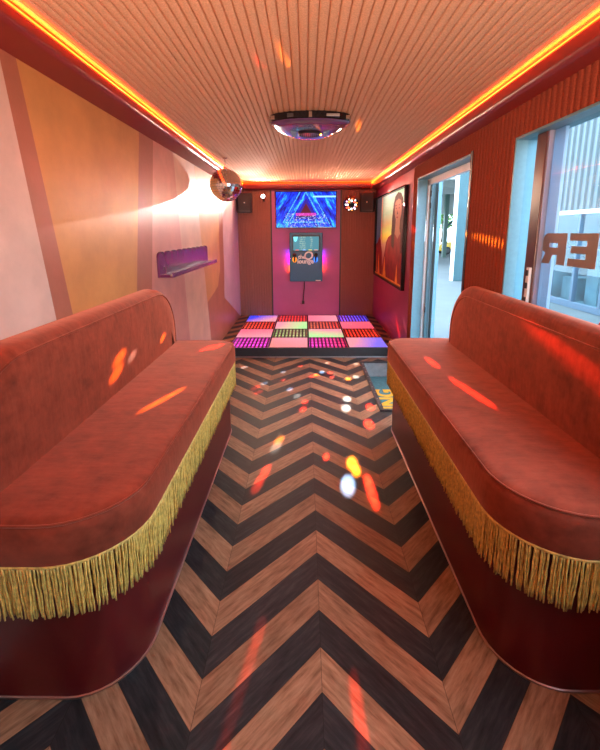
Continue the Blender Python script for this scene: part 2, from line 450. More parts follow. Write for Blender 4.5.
lt = obj('latch', bx((XG-.036, 2.222, 1.19), (XG-.02, 2.252, 1.40), .003), M['whitealu'], win)
bm = bmesh.new()
for z in (1.22, 1.30, 1.37): box(bm, (XG-.042, 2.226, z-.016), (XG-.036, 2.245, z+.016), 0, .002)
obj('slot', bm, M['black'], lt)
# lettering stuck to the outside of the pane, so it reads backwards from in here
def flat(bm, poly, x0, x1, y0, sy, z0, sz):
    slab(bm, ccw(poly), [(0, x0), (0, x1)], lambda u, v, h: (h, y0+u*sy, z0+v*sz))
Rr = [[(0, 0), (.34, 0), (.34, 1), (0, 1)], [(.34, .68), (1, .68)]+arc(.72, .76, .28, 0, PI/2, 6)[1:][:-1]+[(.72, 1), (.34, 1)],
      [(.34, .30), (.70, .30), (1, .42), (1, .54), (.34, .54)], [(.70, .54), (1, .54), (1, .68), (.70, .68)], [(.46, .30), (.64, 0), (1, 0), (.86, .36), (.70, .30)]]
Rr[1] = [(.34, .68), (1, .68), (1, .78), (.97, .88), (.90, .95), (.80, 1), (.34, 1)]
Rr[4] = [(.52, .30), (.66, 0), (1.0, 0), (.84, .355), (.70, .30)]
Ee = [[(0, 0), (.36, 0), (.36, 1), (0, 1)], [(.36, .78), (1, .78), (1, 1), (.36, 1)], [(.36, .40), (.92, .40), (.92, .62), (.36, .62)], [(.36, 0), (1, 0), (1, .24), (.36, .24)]]
def letter(polys, ya, yb, zb=1.429, zt=1.5857):
    bm = bmesh.new()
    for p in polys: flat(bm, p, XG+.0085, XG+.0095, ya, yb-ya, zb, zt-zb)
    obj('vinyl_letter', bm, M['vinyl'], win)
letter(Ee, 1.785, 1.978); letter(Rr, 1.999, 2.197)
bm = bmesh.new(); letters_ok = True
ringp = [(1.652+.075*math.cos(a), 1.165+.075*math.sin(a)) for a in [2*PI*i/32 for i in range(32)]]
ringi = [(1.652+.060*math.cos(a), 1.165+.060*math.sin(a)) for a in [2*PI*i/32 for i in range(32)]]
vo = [bm.verts.new((XG+.0088, a, b)) for a, b in ringp]; vi = [bm.verts.new((XG+.0088, a, b)) for a, b in ringi]
for i in range(32):
    bm.faces.new((vo[i], vo[(i+1) % 32], vi[(i+1) % 32], vi[i]))
bm.faces.new(vi).material_index = 1
st = obj('round_sticker', bm, [M['redv'], M['white']], win); st['label'] = 'round white sticker with red ring'

# ------------------------------------------------------------------ doorway
y0, y1, z0, z1 = DOR
bm = bmesh.new()
box(bm, (XR-.012, y1-.014, z0), (XR+T, y1, z1)); box(bm, (XR-.012, y0, z0), (XR+T, y0+.012, z1)); box(bm, (XR-.012, y0+.012, z1-.014), (XR+T, y1-.014, z1))
dr = struct('door_1', bm, M['alu'])
obj('casing', bx((XR-.022, y0-.035, 0), (XR-.010, y0, z1+.01)), M['black'], dr)
obj('jamb_post', bx((XR+T+.02, y1-.10, z0), (XR+T+.06, y1-.055, z1-.02), .003), M['alu'], dr)
obj('jamb_post', bx((XR+T, y1-.05, z0), (XR+T+.05, y1-.016, z1-.016), .003), M['whitealu'], dr)
obj('jamb_post', bx((XR+T+.06, y1-.20, z0), (XR+T+.10, y1-.10, z1-.03), .003), M['alu'], dr)
for z in (1.98, 1.86, .75): obj('hinge', bx((XR+T+.012, y1-.115, z-.03), (XR+T+.02, y1-.085, z+.03), .003), M['black'], dr)
obj('sill', bx((XR+.0, y0+.012, -.012), (XR+T+.03, y1-.014, .012), .002), M['whitealu'], dr)
obj('header', bx((XR+T, y0, z1-.075), (XR+T+.04, y1, z1-.0), .003), M['whitealu'], dr)

# ------------------------------------------------------------------ benches
def bench(name, label, xw, s, xf, xb, xbase, yn, yf, zseat, rn, rf, xback, yb0, yb1, zridge, zpipe, xpipe):
    """xw wall side, s = +1 if the wall is on the right"""
    t = thing(name, label, 'bench', ((xw+xf)/2, (yn+yf)/2, 0))
    L = Vector(t.location)
    xw = xw-s*.004
    def plan(xfront, ya, yb_, ra, rb):
        q = [(xw, ya)]
        q += [(xfront+s*ra-s*ra*math.sin(a), ya+ra-ra*math.cos(a)) for a in [PI/2*i/10 for i in range(11)]]
        q += [(xfront+s*rb-s*rb*math.cos(a), yb_-rb+rb*math.sin(a)) for a in [PI/2*i/10 for i in range(11)]]
        q += [(xw, yb_)]
        return [(a-L.x, b-L.y) for a, b in q]
    def dens(q, step=.06):
        out = []
        for p, r in zip(q, q[1:]+q[:1]):
            d = math.dist(p, r); n = max(1, int(d/step))
            out += [(p[0]+(r[0]-p[0])*i/n, p[1]+(r[1]-p[1])*i/n) for i in range(n)]
        return out
    pl = plan(xbase, yn+.06, yf-.05, rn-.04, rf-.02)
    bm = bmesh.new(); slab(bm, ccw(pl), [(0, .001), (0, .60)], XY); obj('base', bm, M['base'], t, auto=30)
    bm = bmesh.new()
    ce = max(p[0]*s for p in pl)
    slab(bm, [(min(p.x*s, ce-.0005)*s, p.y) for p in inset(ccw(pl), -.005)], [(0, .0005), (0, .008), (.004, .010)], XY)
    obj('base_edge', bm, M['basetrim'], t, auto=30)['label'] = 'thin pale metal edge along the floor'
    pl = ccw(dens(plan(xf, yn, yf, rn, rf)))
    R = .045; zb = .575
    prof = [(.03, zb), (.008, zb+.004), (0, zb+.02), (0, zseat-R)]+[(R-R*math.cos(a), zseat-R+R*math.sin(a)) for a in [PI/2*i/5 for i in range(1, 6)]]+[(.09, zseat+.004), (.14, zseat+.006)]
    bm = bmesh.new(); slab(bm, pl, prof, XY); bm.verts.ensure_lookup_table()
    wx = xw-L.x
    for v in bm.verts:                      # the wall side stays straight behind the backrest
        if abs(pl[v.index % len(pl)][0]-wx) < 1e-4: v.co.x = wx
    cu = obj('seat_cushion', bm, M['velvet'], t, auto=50)
    # piping
    q = [p for p in inset(pl, .010)]
    q = [p for p in q if abs(p.x-(xw-L.x)) > .05]
    i0 = max(range(len(q)), key=lambda i: (q[i]-q[i-1]).length); q = q[i0:]+q[:i0]
    bm = bmesh.new(); tube(bm, [(p.x, p.y, zseat-.010) for p in q], .0045, 6); obj('piping', bm, M['velvet'], cu, smooth=True)
    # fringe: twisted bullion strands round the three open sides
    path = [p for p in inset(ccw(dens(plan(xf, yn, yf, rn, rf), .02)), .006)]
    path = [p for p in path if abs(p.x-(xw-L.x)) > .02]
    i0 = max(range(len(path)), key=lambda i: (path[i]-path[i-1]).length); path = path[i0:]+path[:i0]
    bm = bmesh.new(); acc = 0; nxt = 0
    for p, r in zip(path, path[1:]):
        d = (r-p).length
        while nxt < acc+d:
            f = (nxt-acc)/d; c = p+(r-p)*f; tdir = (r-p).normalized(); nrm = Vector((-tdir.y, tdir.x))
            for lay in range(2):
                off = nrm*(.004*lay-.001+rnd.uniform(-.002, .002))+tdir*rnd.uniform(-.003, .003)
                ln = .195+rnd.uniform(-.012, .008); sw_ = rnd.uniform(-.008, .008); so = rnd.uniform(-.006, .004); ph = rnd.uniform(0, 6)
                pts = []
                for h in range(7):
                    g = h/6
                    q_ = c+off+tdir*(sw_*g*g+.0012*math.sin(ph+g*14))+nrm*(-so*g*g+.0012*math.cos(ph+g*14))
                    pts.append((q_.x, q_.y, zb+.012-ln*g))
                tube(bm, pts, [.0036]*6+[.0026], 5, mi=0)
            nxt += .0105
        acc += d
    fr = obj('fringe', bm, M['fringe'], t, smooth=True); fr['kind'] = 'stuff'; fr['label'] = 'gold bullion fringe hanging below the seat'
    bm = bmesh.new(); tube(bm, [(p.x, p.y, zb+.008) for p in path], .006, 6); obj('braid', bm, M['fringe'], fr, smooth=True)
    # backrest : side elevation (y, z) with big round upper corners, extruded from the wall
    r = zridge-zseat-.10
    zlow = zseat-.22
    el = [(yb0, zlow)]+[(yb0+r-r*math.cos(a), zridge-r+r*math.sin(a)) for a in [PI/2*i/12 for i in range(13)]]
    el += [(yb1-r+r*math.sin(a), zridge-r+r*math.cos(a)) for a in [PI/2*i/12 for i in range(13)]]+[(yb1, zlow)]
    el = [(a-L.y, b) for a, b in el]
    dz = zridge-zpipe
    base_in = lambda h: xw-s*h-L.x
    Dp = abs(xw-xpipe)
    el_c = ccw(dens(el, .08))
    bm = bmesh.new()
    prof = [(0, .002), (0, Dp*.30), (dz*.12, Dp*.60), (dz*.40, Dp*.85), (dz*.8, Dp*.98), (dz, Dp), (dz+.03, Dp+.008), (dz+.12, Dp+.012)]
    slab(bm, el_c, prof, lambda u, v, h: (base_in(h), u, v))
    bk = obj('backrest', bm, M['velvet'], t, auto=60)
    q = [p for p in inset(el_c, dz) if p.y > zseat-.01]
    i0 = max(range(len(q)), key=lambda i: (q[i]-q[i-1]).length); q = q[i0:]+q[:i0]
    bm = bmesh.new(); tube(bm, [(base_in(Dp+.001), p.x, p.y) for p in q], .005, 6); obj('piping', bm, M['velvet'], bk, smooth=True)
    return t
bench('upholstered_bench', 'long rust velvet bench with gold fringe against the colour-block mural wall', XL, -1, -.555, None, -.605, 1.055, 3.20, .735, .27, .15, -1.05, 1.06, 3.16, 1.205, 1.165, -1.04)
bench('upholstered_bench', 'long rust velvet bench with gold fringe below the window in the ribbed wall', XR-.020, 1, .655, None, .705, 1.09, 3.22, .745, .27, .15, 1.13, 1.02, 3.12, 1.225, 1.15, 1.125)

# ------------------------------------------------------------------ dance floor
HP = .13; YP = 5.0
pf = thing('dance_platform', 'low dark platform across the back of the room carrying the lit dance tiles', 'platform', (.03, YP, 0))
bm = bmesh.new()
TX0, TX1, TY0, TY1 = -.995, 1.081, 5.012, 7.06
obj('riser', bx((XL+.002-.03, .0, .001), (XR-.004-.03, .035, HP-.001), .003), M['dark'], pf)
bm = bmesh.new(); box(bm, (XL+.002, YP+.035, HP-.03), (TX0, YB-.02, HP)); box(bm, (TX1, YP+.035, HP-.03), (XR-.004, YB-.02, HP))
box(bm, (TX0, YP+.035, .001), (TX1, YB-.02, .03))
dk = obj('deck', bm, M['floor'], pf); dk.matrix_parent_inverse = pf.matrix_world.inverted(); dk.location = (-pf.location.x, -pf.location.y, 0)
obj('toe_strip', bx((XL+.002-.03, -.012, .001), (XR-.004-.03, 0, .018), .002), M['steel'], pf)

def glow_tile(name, c0, c1, diag, s):
    k = N(name); co, (x, y, z) = k.xyz()
    f = k.math('ADD', k.math('MULTIPLY_ADD', x, diag[0], .5), k.math('MULTIPLY', y, diag[1]))
    n = k.noise(co, 6, 2)
    f = k.math('ADD', f, k.math('MULTIPLY_ADD', n, .3, -.15))
    k.emit(k.ramp(f, [(.15, c0), (.85, c1)]), s)
    k.b.inputs['Base Color'].default_value = (.03, .03, .03, 1); k.b.inputs['Roughness'].default_value = .12
    return k.m
def grid_tile(name, c, c2, s):
    k = N(name); co, (x, y, z) = k.xyz()
    px = k.math('PINGPONG', x, .0255); py = k.math('PINGPONG', y, .066)
    a = k.math('LESS_THAN', px, .0125); b = k.math('LESS_THAN', py, .052)
    g = k.math('MULTIPLY', a, b)
    n = k.noise(co, 9, 3)
    fade = k.math('MULTIPLY_ADD', y, -.9, .75)
    v = k.math('MULTIPLY', g, k.math('MULTIPLY', fade, k.math('MULTIPLY_ADD', n, 1.6, .1)))
    col = k.mix(k.math('MULTIPLY_ADD', x, 1.6, .5), c, c2)
    k.emit(k.mix(v, (c[0]*.04, c[1]*.04, c[2]*.04, 1), col), s)
    k.b.inputs['Base Color'].default_value = (.006, .004, .006, 1); k.b.inputs['Roughness'].default_value = .08
    return k.m
PK = (.95, .15, .24, 1); LP = (.95, .33, .40, 1); RD = (.9, .03, .02, 1); BL = (.03, .05, .9, 1); GR = (.45, .9, .35, 1); MG = (.85, .05, .55, 1); VI = (.35, .08, .85, 1)
rows = [  # back row first, left to right: (kind, colours..., gradient or None, colour words)
    [('g', BL, LP, (1.6, -1.2), 'blue fading to pink'), ('m', RD, RD, None, 'red'), ('g', PK, LP, (1, 0), 'plain rose pink'), ('m', VI, BL, None, 'violet-blue')],
    [('m', (.85, .06, .03, 1), RD, None, 'red'), ('g', LP, GR, (1.8, -.4), 'pale pink and green'), ('m', (.45, .12, .05, 1), RD, None, 'dim brown-red'), ('g', PK, (.95, .10, .16, 1), (1, -.6), 'deep pink-red')],
    [('g', PK, LP, (.4, -1.6), 'soft pink'), ('m', (.20, .32, .10, 1), (.35, .30, .15, 1), None, 'olive green'), ('g', GR, LP, (.6, 1.8), 'green and pale pink'), ('m', RD, (.9, .05, .02, 1), None, 'bright red')],
    [('m', MG, MG, None, 'magenta'), ('g', (.95, .26, .24, 1), LP, (.8, 1), 'coral pink'), ('m', MG, RD, None, 'magenta and red'), ('g', LP, (.22, .18, .95, 1), (2.2, -.5), 'pink fading to blue')]]
cw = (TX1-TX0)/4; rh = (TY1-TY0)/4
cn = ['leftmost', 'second from left', 'third from left', 'rightmost']; rn_ = ['back row under the television', 'second row from the back', 'second row from the front', 'front row by the step']
for i, row in enumerate(rows):
    for j, d in enumerate(row):
        cx = TX0+(j+.5)*cw; cy = TY1-(i+.5)*rh
        kindw = 'glowing' if d[0] == 'g' else 'infinity-mirror grid'
        t = thing('dance_floor_tile', f'{d[4]} {kindw} dance tile, {cn[j]} in the {rn_[i]}', 'dance floor tile', (cx, cy, .031), 'lit dance floor tiles')
        hx, hy = cw/2-.002, rh/2-.002
        bm = bmesh.new()
        H_ = HP-.031
        box(bm, (-hx, -hy, 0), (hx, hy, H_-.006))
        for a, b in [((-hx, -hy), (hx, -hy+.010)), ((-hx, hy-.010), (hx, hy)), ((-hx, -hy+.010), (-hx+.010, hy-.010)), ((hx-.010, -hy+.010), (hx, hy-.010))]:
            box(bm, (a[0], a[1], H_-.006), (b[0], b[1], H_))
        obj('frame', bm, M['dark'], t)
        m = glow_tile('tile_glow', d[1], d[2], d[3], .52) if d[0] == 'g' else grid_tile('tile_grid', d[1], d[2], 1.1)
        obj('panel', bx((-hx+.010, -hy+.010, H_-.006), (hx-.010, hy-.010, H_-.001)), m, t)

# ------------------------------------------------------------------ television
def tv_screen():
    k = N('blue_triangle_video'); co, (x, y, z) = k.xyz()
    ax = k.math('ABSOLUTE', x); zz = k.math('ADD', z, .04)
    nrm = k.math('MULTIPLY_ADD', ax, .87, k.math('MULTIPLY', zz, .5)); alg = k.math('MULTIPLY_ADD', ax, -.5, k.math('MULTIPLY', zz, .87))
    d = k.math('MAXIMUM', nrm, k.math('MULTIPLY', zz, -1.0))
    st = k.noise(k.comb(k.math('MULTIPLY', nrm, 13), k.math('MULTIPLY', alg, 3.2), k.math('SIGN', x)), 1.6, 3, .6)
    fine = k.noise(co, 34, 4, .7)
    c = k.ramp(st, [(.36, (.0, .004, .22, 1)), (.47, (.0, .02, .75, 1)), (.57, (.0, .09, 1, 1)), (.66, (.02, .55, 1, 1)), (.76, (.25, .95, 1, 1))])
    rim = k.math('MULTIPLY', k.math('LESS_THAN', k.math('PINGPONG', k.math('SUBTRACT', d, .075), .045), .011), k.math('LESS_THAN', d, .26))
    rim = k.math('MULTIPLY', rim, k.math('GREATER_THAN', fine, .46))
    c = k.mix(k.math('MULTIPLY', rim, .8), c, (.10, .62, 1, 1))
    inner = k.math('LESS_THAN', d, .115); c = k.mix(inner, c, (.02, .01, .30, 1))
    core = k.math('LESS_THAN', d, .075); c = k.mix(core, c, (.10, .004, .02, 1))
    low = k.math('MULTIPLY', k.math('LESS_THAN', z, -.055), k.math('LESS_THAN', ax, .36))
    spk = k.math('MULTIPLY', low, k.math('GREATER_THAN', fine, .56)); c = k.mix(k.math('MULTIPLY', spk, .85), c, (.45, .55, .9, 1))
    mag = k.math('MULTIPLY', k.math('LESS_THAN', k.math('ABSOLUTE', k.math('ADD', z, .075)), .022), k.math('LESS_THAN', ax, .17))
    c = k.mix(k.math('MULTIPLY', mag, k.math('MULTIPLY', fine, 1.4)), c, (.85, .05, .55, 1))
    bar = k.math('MULTIPLY', k.math('LESS_THAN', k.math('ABSOLUTE', k.math('SUBTRACT', z, .215)), .013), k.math('GREATER_THAN', x, .12)); c = k.mix(bar, c, (.35, .85, 1, 1))
    k.emit(c, .62); k.b.inputs['Base Color'].default_value = (.003, .003, .005, 1); k.b.inputs['Roughness'].default_value = .3; k.b.inputs['Specular IOR Level'].default_value = .15
    return k.m
tv = thing('television', 'wall-mounted flat television showing a blue triangle tunnel graphic', 'television', (.02, YB-.006, 1.961))
hw, hh = .516, .304
bm = bmesh.new(); slab(bm, roundrect(-hw, -hh, hw, hh, .008, 2), [(0, 0), (0, .044), (.003, .047), (.010, .047), (.0105, .044)], lambda u, v, h: (u, -.012-h, v))
obj('housing', bm, M['blackgl'], tv)
obj('screen', bx((-hw+.012, -.058, -hh+.014), (hw-.012, -.0562, hh-.012)), tv_screen(), tv)
obj('wall_bracket', bx((-.2, -.012, -.15), (.2, 0, .15)), M['dark'], tv)

# ------------------------------------------------------------------ karaoke machine
ki = thing('karaoke_machine', 'slate-grey wall-mounted karaoke machine with a small song screen below the television', 'karaoke machine', (.02, YB-.006, 1.167))
kw, kh, kd = .282, .418, .12
bm = bmesh.new(); slab(bm, roundrect(-kw, -kh, kw, kh, .012, 3), [(0, 0), (0, kd-.006), (.006, kd)], lambda u, v, h: (u, -h, v))
obj('cabinet', bm, M['slate'], ki, auto=30)
def ui():
    k = N('song_list_screen'); co, (x, y, z) = k.xyz()
    f = k.math('SINE', k.math('MULTIPLY', z, 190)); n = k.noise(k.comb(x, 0, z), 45, 2)
    col1 = k.math('LESS_THAN', k.math('ABSOLUTE', k.math('ADD', x, .06)), .05); col2 = k.math('LESS_THAN', k.math('ABSOLUTE', k.math('SUBTRACT', x, .09)), .022)
    txt = k.math('MULTIPLY', k.math('MULTIPLY', k.math('GREATER_THAN', f, .1), k.math('MAXIMUM', col1, col2)), k.math('GREATER_THAN', n, .47))
    c = k.mix(k.math('MULTIPLY', txt, .8), k.ramp(k.math('MULTIPLY_ADD', z, 3.5, .5), [(.1, (.03, .13, .18, 1)), (.9, (.07, .28, .36, 1))]), (.45, .62, .5, 1))
    k.emit(c, .5); k.b.inputs['Base Color'].default_value = (.01, .01, .01, 1); k.b.inputs['Roughness'].default_value = .35; k.b.inputs['Specular IOR Level'].default_value = .15; return k.m
sc_ = obj('bezel', bx((-.232, -kd-.006, .10), (.232, -kd+.002, .37), .003), M['black'], ki)
obj('screen', bx((-.218, -kd-.0075, .115), (.218, -kd-.005, .35)), ui(), sc_)
bm = bmesh.new(); slab(bm, ccw([(-.215, .345), (-.14, .345), (-.155, .28), (-.18, .262), (-.205, .28)]), [(0, kd+.0074), (0, kd+.0085)], lambda u, v, h: (u, -h, v))
obj('menu_icon', bm, glow('cyan_icon', (.05, .6, .85, 1), 1), sc_)
for x, c in ((-.15, (.8, .05, .03, 1)), (-.03, (.1, .3, .9, 1)), (.07, (.8, .6, .05, 1)), (.17, (.7, .3, .25, 1))):
    obj('menu_button', bx((x-.028, -kd-.0085, .119), (x+.028, -kd-.0074, .128)), glow('button_led', c, .9), sc_)
RX = Matrix.Rotation(PI/2, 4, 'X')
def ktext(s, size, x, z, bold=.0, shear=0):
    return text_mesh(s, size, .0015, M['white'], 'logo_lettering', ki, Matrix.Translation((x, -kd-.002, z)) @ RX, shear=shear, bold=bold)
ktext('the', .095, -.075, .005, .003, .15); ktext('Q', .20, .035, .02, .004, .12); ktext('lounge', .105, -.01, -.072, .004)
obj('badge', bx((.165, -kd-.002, -.408), (.25, -kd+.001, -.392)), M['white'], ki)
for s in (-1, 1):
    for z0_, z1_, c in ((.02, .11, (.12, .06, 1, 1)), (-.13, .02, (1, .02, .55, 1)), (-.25, -.13, (1, .16, .02, 1))):
        obj('glow_strip', bx((s*(kw-.001), -.040, z0_), (s*(kw+.003), -.012, z1_)), glow('side_led', c, 22 if s < 0 else 15), ki)
bm = bmesh.new()
tube(bm, [(-.03, -.04, -kh+.005), (-.032, -.035, -kh-.12), (-.045, -.03, -kh-.25), (-.05, -.03, -kh-.36)], .007, 6)
pc = obj('power_cable', bm, M['black'], ki, smooth=True)
bm = bmesh.new(); box(bm, (-.072, -.045, -kh-.41), (-.030, -.008, -kh-.355), 0, .006); obj('plug', bm, M['black'], pc)
def mic(x, c, label):
    t = thing('microphone', label, 'microphone', (.02+x, YB-.006-kd-.0035, 1.167))
    bm = bmesh.new(); lathe(bm, [(0, .052), (.018, .049), (.031, .036), (.036, .018), (.032, .002), (.02, -.004), (0, -.004)], 16, Matrix.Translation((0, -.045, .02)))
    obj('head', bm, M['grille'], t, smooth=True)
    bm = bmesh.new(); ri = [(.026*math.cos(a)*1.0, -.045, -.035+.040*math.sin(a)) for a in [2*PI*i/18 for i in range(18)]]
    tube(bm, ri, .010, 6, closed=True); obj('lit_ring', bm, glow('mic_ring', c, 1.2), t, smooth=True)
    bm = bmesh.new(); lathe(bm, [(0, -.09), (.014, -.088), (.020, .0), (.020, .01), (0, .012)], 12, Matrix.Translation((0, -.045, .01))); obj('handle', bm, M['black'], t, smooth=True)
    obj('cradle', bx((-.015, -.03, -.03), (.015, .0, .01), .003), M['black'], t)
mic(-.195, (1, .25, .01, 1), 'microphone with orange ring hung on the left of the karaoke machine')
mic(.165, (.03, .2, 1, 1), 'microphone with blue ring hung on the right of the karaoke machine')
ou = thing('wall_outlet', 'small plum-coloured wall outlet under the karaoke machine cable', 'outlet', (-.065, YB-.004, .345))
obj('plate', bx((-.035, -.006, -.05), (.035, 0, .05), .003), M['plum'], ou)
bm = bmesh.new()
for x in (-.01, .01): box(bm, (x-.002, -.007, -.012), (x+.002, -.0055, .008))
obj('socket_slot', bm, M['black'], ou)

# ------------------------------------------------------------------ speakers
def speaker(x, rz, label):
    t = thing('loudspeaker', label, 'loudspeaker', (x, YB-.012, 2.07)); t.rotation_euler.z = rz
    bm = bmesh.new()
    pl = ccw([(-.10, -.20), (-.115, -.19), (-.125, -.16), (-.07, -.015), (.07, -.015), (.125, -.16), (.115, -.19), (.10, -.20)])
    pl = [(a, b-.02) for a, b in pl]
    slab(bm, pl, [(.006, -.158), (0, -.152), (0, .152), (.006, .158)], XY); obj('cabinet', bm, M['black'], t, auto=25)
    bm = bmesh.new(); slab(bm, roundrect(-.105, -.145, .105, .145, .012, 3), [(0, .208), (0, .222), (.006, .226)], lambda u, v, h: (u, -h, v)); obj('grille', bm, M['grille'], t)
    bm = bmesh.new(); lathe(bm, [(.012, .226), (.012, .229), (0, .2295)], 12, Matrix.Rotation(PI/2, 4, 'X')); obj('badge', bm, M['chrome'], t)
    obj('trim_bar', bx((-.09, -.230, -.138), (.09, -.225, -.124)), M['dark'], t)
    obj('bracket', bx((-.03, -.036, -.05), (.03, .012, .05), .003), M['dark'], t)
speaker(-1.035, .18, 'black loudspeaker mounted high on the back wall beside the mirror ball')
speaker(1.09, -.30, 'black loudspeaker mounted high in the corner beside the coloured disco light')

# ------------------------------------------------------------------ mirror ball
BC = Vector((-.885, 4.70, 2.115)); BR = .178
mb = thing('mirror_ball', 'large silver mirror ball hanging from the ceiling by the mural wall', 'mirror ball', BC)
bm = bmesh.new(); nr = 20
for i in range(nr):
    t0, t1 = PI*i/nr, PI*(i+1)/nr; n = max(5, int(2*PI*math.sin((t0+t1)/2)/(PI/nr)))
    for j in range(n):
        p0, p1 = 2*PI*j/n, 2*PI*(j+1)/n; g = .04
        cs = []
        tilt = Vector((rnd.uniform(-1, 1), rnd.uniform(-1, 1), rnd.uniform(-1, 1)))*.010
        for tt, pp in ((t0, p0), (t1, p0), (t1, p1), (t0, p1)):
            tt = (t0+t1)/2+(tt-(t0+t1)/2)*(1-g*2); pp = (p0+p1)/2+(pp-(p0+p1)/2)*(1-g*2)
            cs.append(Vector((math.sin(tt)*math.cos(pp), math.sin(tt)*math.sin(pp), math.cos(tt)))*BR)
        cen = sum(cs, Vector())/4
        cs = [c+(c-cen).cross(tilt)*6 for c in cs]
        bm.faces.new([bm.verts.new(c) for c in cs])
obj('mirror_facets', bm, M['mirror'], mb)
bm = bmesh.new(); bmesh.ops.create_uvsphere(bm, u_segments=32, v_segments=20, radius=BR-.004); obj('core', bm, M['steel'], mb, smooth=True)
bm = bmesh.new(); lathe(bm, [(0, BR+.02), (.018, BR+.018), (.02, BR-.006), (0, BR-.006)], 12); obj('cap', bm, M['chrome'], mb)
bm = bmesh.new()
zt_ = ZC-.012-BC.z
z = BR+.02; i = 0
while z < zt_-.01:
    c = Vector((0, 0, z+.010)); a = Vector((1, 0, 0)) if i % 2 else Vector((0, 1, 0))
    tube(bm, [c+a*.006*math.cos(q)+Vector((0, 0, .011*math.sin(q))) for q in [2*PI*h/10 for h in range(10)]], .002, 5, closed=True)
    z += .017; i += 1
obj('chain', bm, M['chrome'], mb, smooth=True)
bm = bmesh.new(); lathe(bm, [(0, zt_+.004), (.028, zt_+.004), (.028, zt_-.004), (.01, zt_-.014), (0, zt_-.014)], 14); obj('ceiling_hook', bm, M['chrome'], mb)

# pin spot
ps = thing('pin_spot', 'small bright white spotlight on the brown ribbed panel left of the television', 'spotlight', (-.69, YB-.012, 2.18))
AIM = (Vector((-.93, 4.70, 2.10))-Vector((-.69, YB-.10, 2.18))).normalized()
rot = Vector((0, 0, 1)).rotation_difference(AIM).to_matrix().to_4x4()
bm = bmesh.new(); lathe(bm, [(0, -.04), (.025, -.036), (.032, .0), (.036, .05), (.032, .05), (.030, .042), (0, .042)], 18, Matrix.Translation((0, -.085, 0)) @ rot); obj('lamp_body', bm, M['black'], ps, auto=40)
bm = bmesh.new(); lathe(bm, [(0, .0425), (.029, .0425), (.029, .046), (0, .047)], 18, Matrix.Translation((0, -.085, 0)) @ rot); obj('lens', bm, glow('spot_lens', (1, .95, 1, 1), 12), ps)
bm = bmesh.new(); tube(bm, [(.0, 0, -.07), (.0, -.03, -.07), (0, -.085, -.03)], .009, 8); obj('arm', bm, M['black'], ps, smooth=True)

# LED disco light
dl = thing('disco_light', 'round disco light with a ring of coloured lamps right of the television', 'disco light', (.765, YB-.012, 2.055))
bm = bmesh.new()
prof = [(0, .14)]+[(.125*math.sin(a), .03+.125*math.cos(a)*.85) for a in [.5, .8, 1.1, 1.4, 1.7]]+[(.10, -.04), (.06, -.06), (0, -.06)]
TB = Matrix.Translation((0, -.14, 0)) @ Matrix.Rotation(PI/2+.25, 4, 'X')
lathe(bm, prof, 28, TB); obj('housing', bm, M['blackgl'], dl, smooth=True)
obj('bracket', bx((-.02, -.09, -.03), (.02, 0, .13), .004), M['black'], dl)
lens_c = [(1, .9, .9, 1), (1, .25, .02, 1), (1, .85, .8, 1), (1, .08, .05, 1), (1, .8, .85, 1), (.9, .4, .8, 1), (1, .9, .9, 1), (1, .15, .03, 1)]
for ring, n, a in ((0, 8, .55), (1, 11, .83)):
    for j in range(n):
        ph = 2*PI*(j+.5*ring)/n; r = .125*math.sin(a); h = .03+.125*math.cos(a)*.85
        p = TB @ Vector((r*math.cos(ph), r*math.sin(ph), h)); nn = (TB.to_3x3() @ Vector((math.sin(a)*math.cos(ph), math.sin(a)*math.sin(ph), math.cos(a)))).normalized()
        bm = bmesh.new(); lathe(bm, [(.018 if not ring else .014, -.003), (.016 if not ring else .012, .006), (0, .010)], 10, Matrix.Translation(p) @ Vector((0, 0, 1)).rotation_difference(nn).to_matrix().to_4x4())
        obj('lamp_lens', bm, glow('disco_lens', lens_c[(j*3+ring) % 8], 1.6), dl, smooth=True)

# ------------------------------------------------------------------ purple wall shelf
sh = thing('wall_shelf', 'purple wall shelf with a scalloped top edge on the mural wall', 'shelf', (XL, 3.93, 1.28))
ya, yb_ = -.80, .79
pts = [(ya, -.03), (yb_, -.03), (yb_, .13)]
nsc = 10; wv = (yb_-ya)/nsc
for i in range(nsc):
    a = yb_-i*wv
    pts += [(a-wv*(.5-.5*math.cos(PI*q/8)), .135+.035*math.sin(PI*q/8)) for q in range(1, 8)]
    if i < nsc-1: pts += [(a-wv+.010, .122), (a-wv, .092), (a-wv-.010, .122)]
pts += [(ya, .13)]
bm = bmesh.new(); slab(bm, ccw(pts), [(0, 0), (0, .016), (.002, .018)], lambda u, v, h: (h, u, v)); obj('backboard', bm, M['purple'], sh)
bm = bmesh.new(); box(bm, (.018, ya, -.03), (.125, yb_, -.006), 0, .004); obj('ledge', bm, M['purple'], sh)
bm = bmesh.new(); box(bm, (.112, ya+.002, -.006), (.125, yb_-.002, .008), 0, .003); obj('lip', bm, M['purple'], sh)
obj('end_plate', bx((.100, ya-.004, -.02), (.118, ya, -.004), .001), M['chrome'], sh)

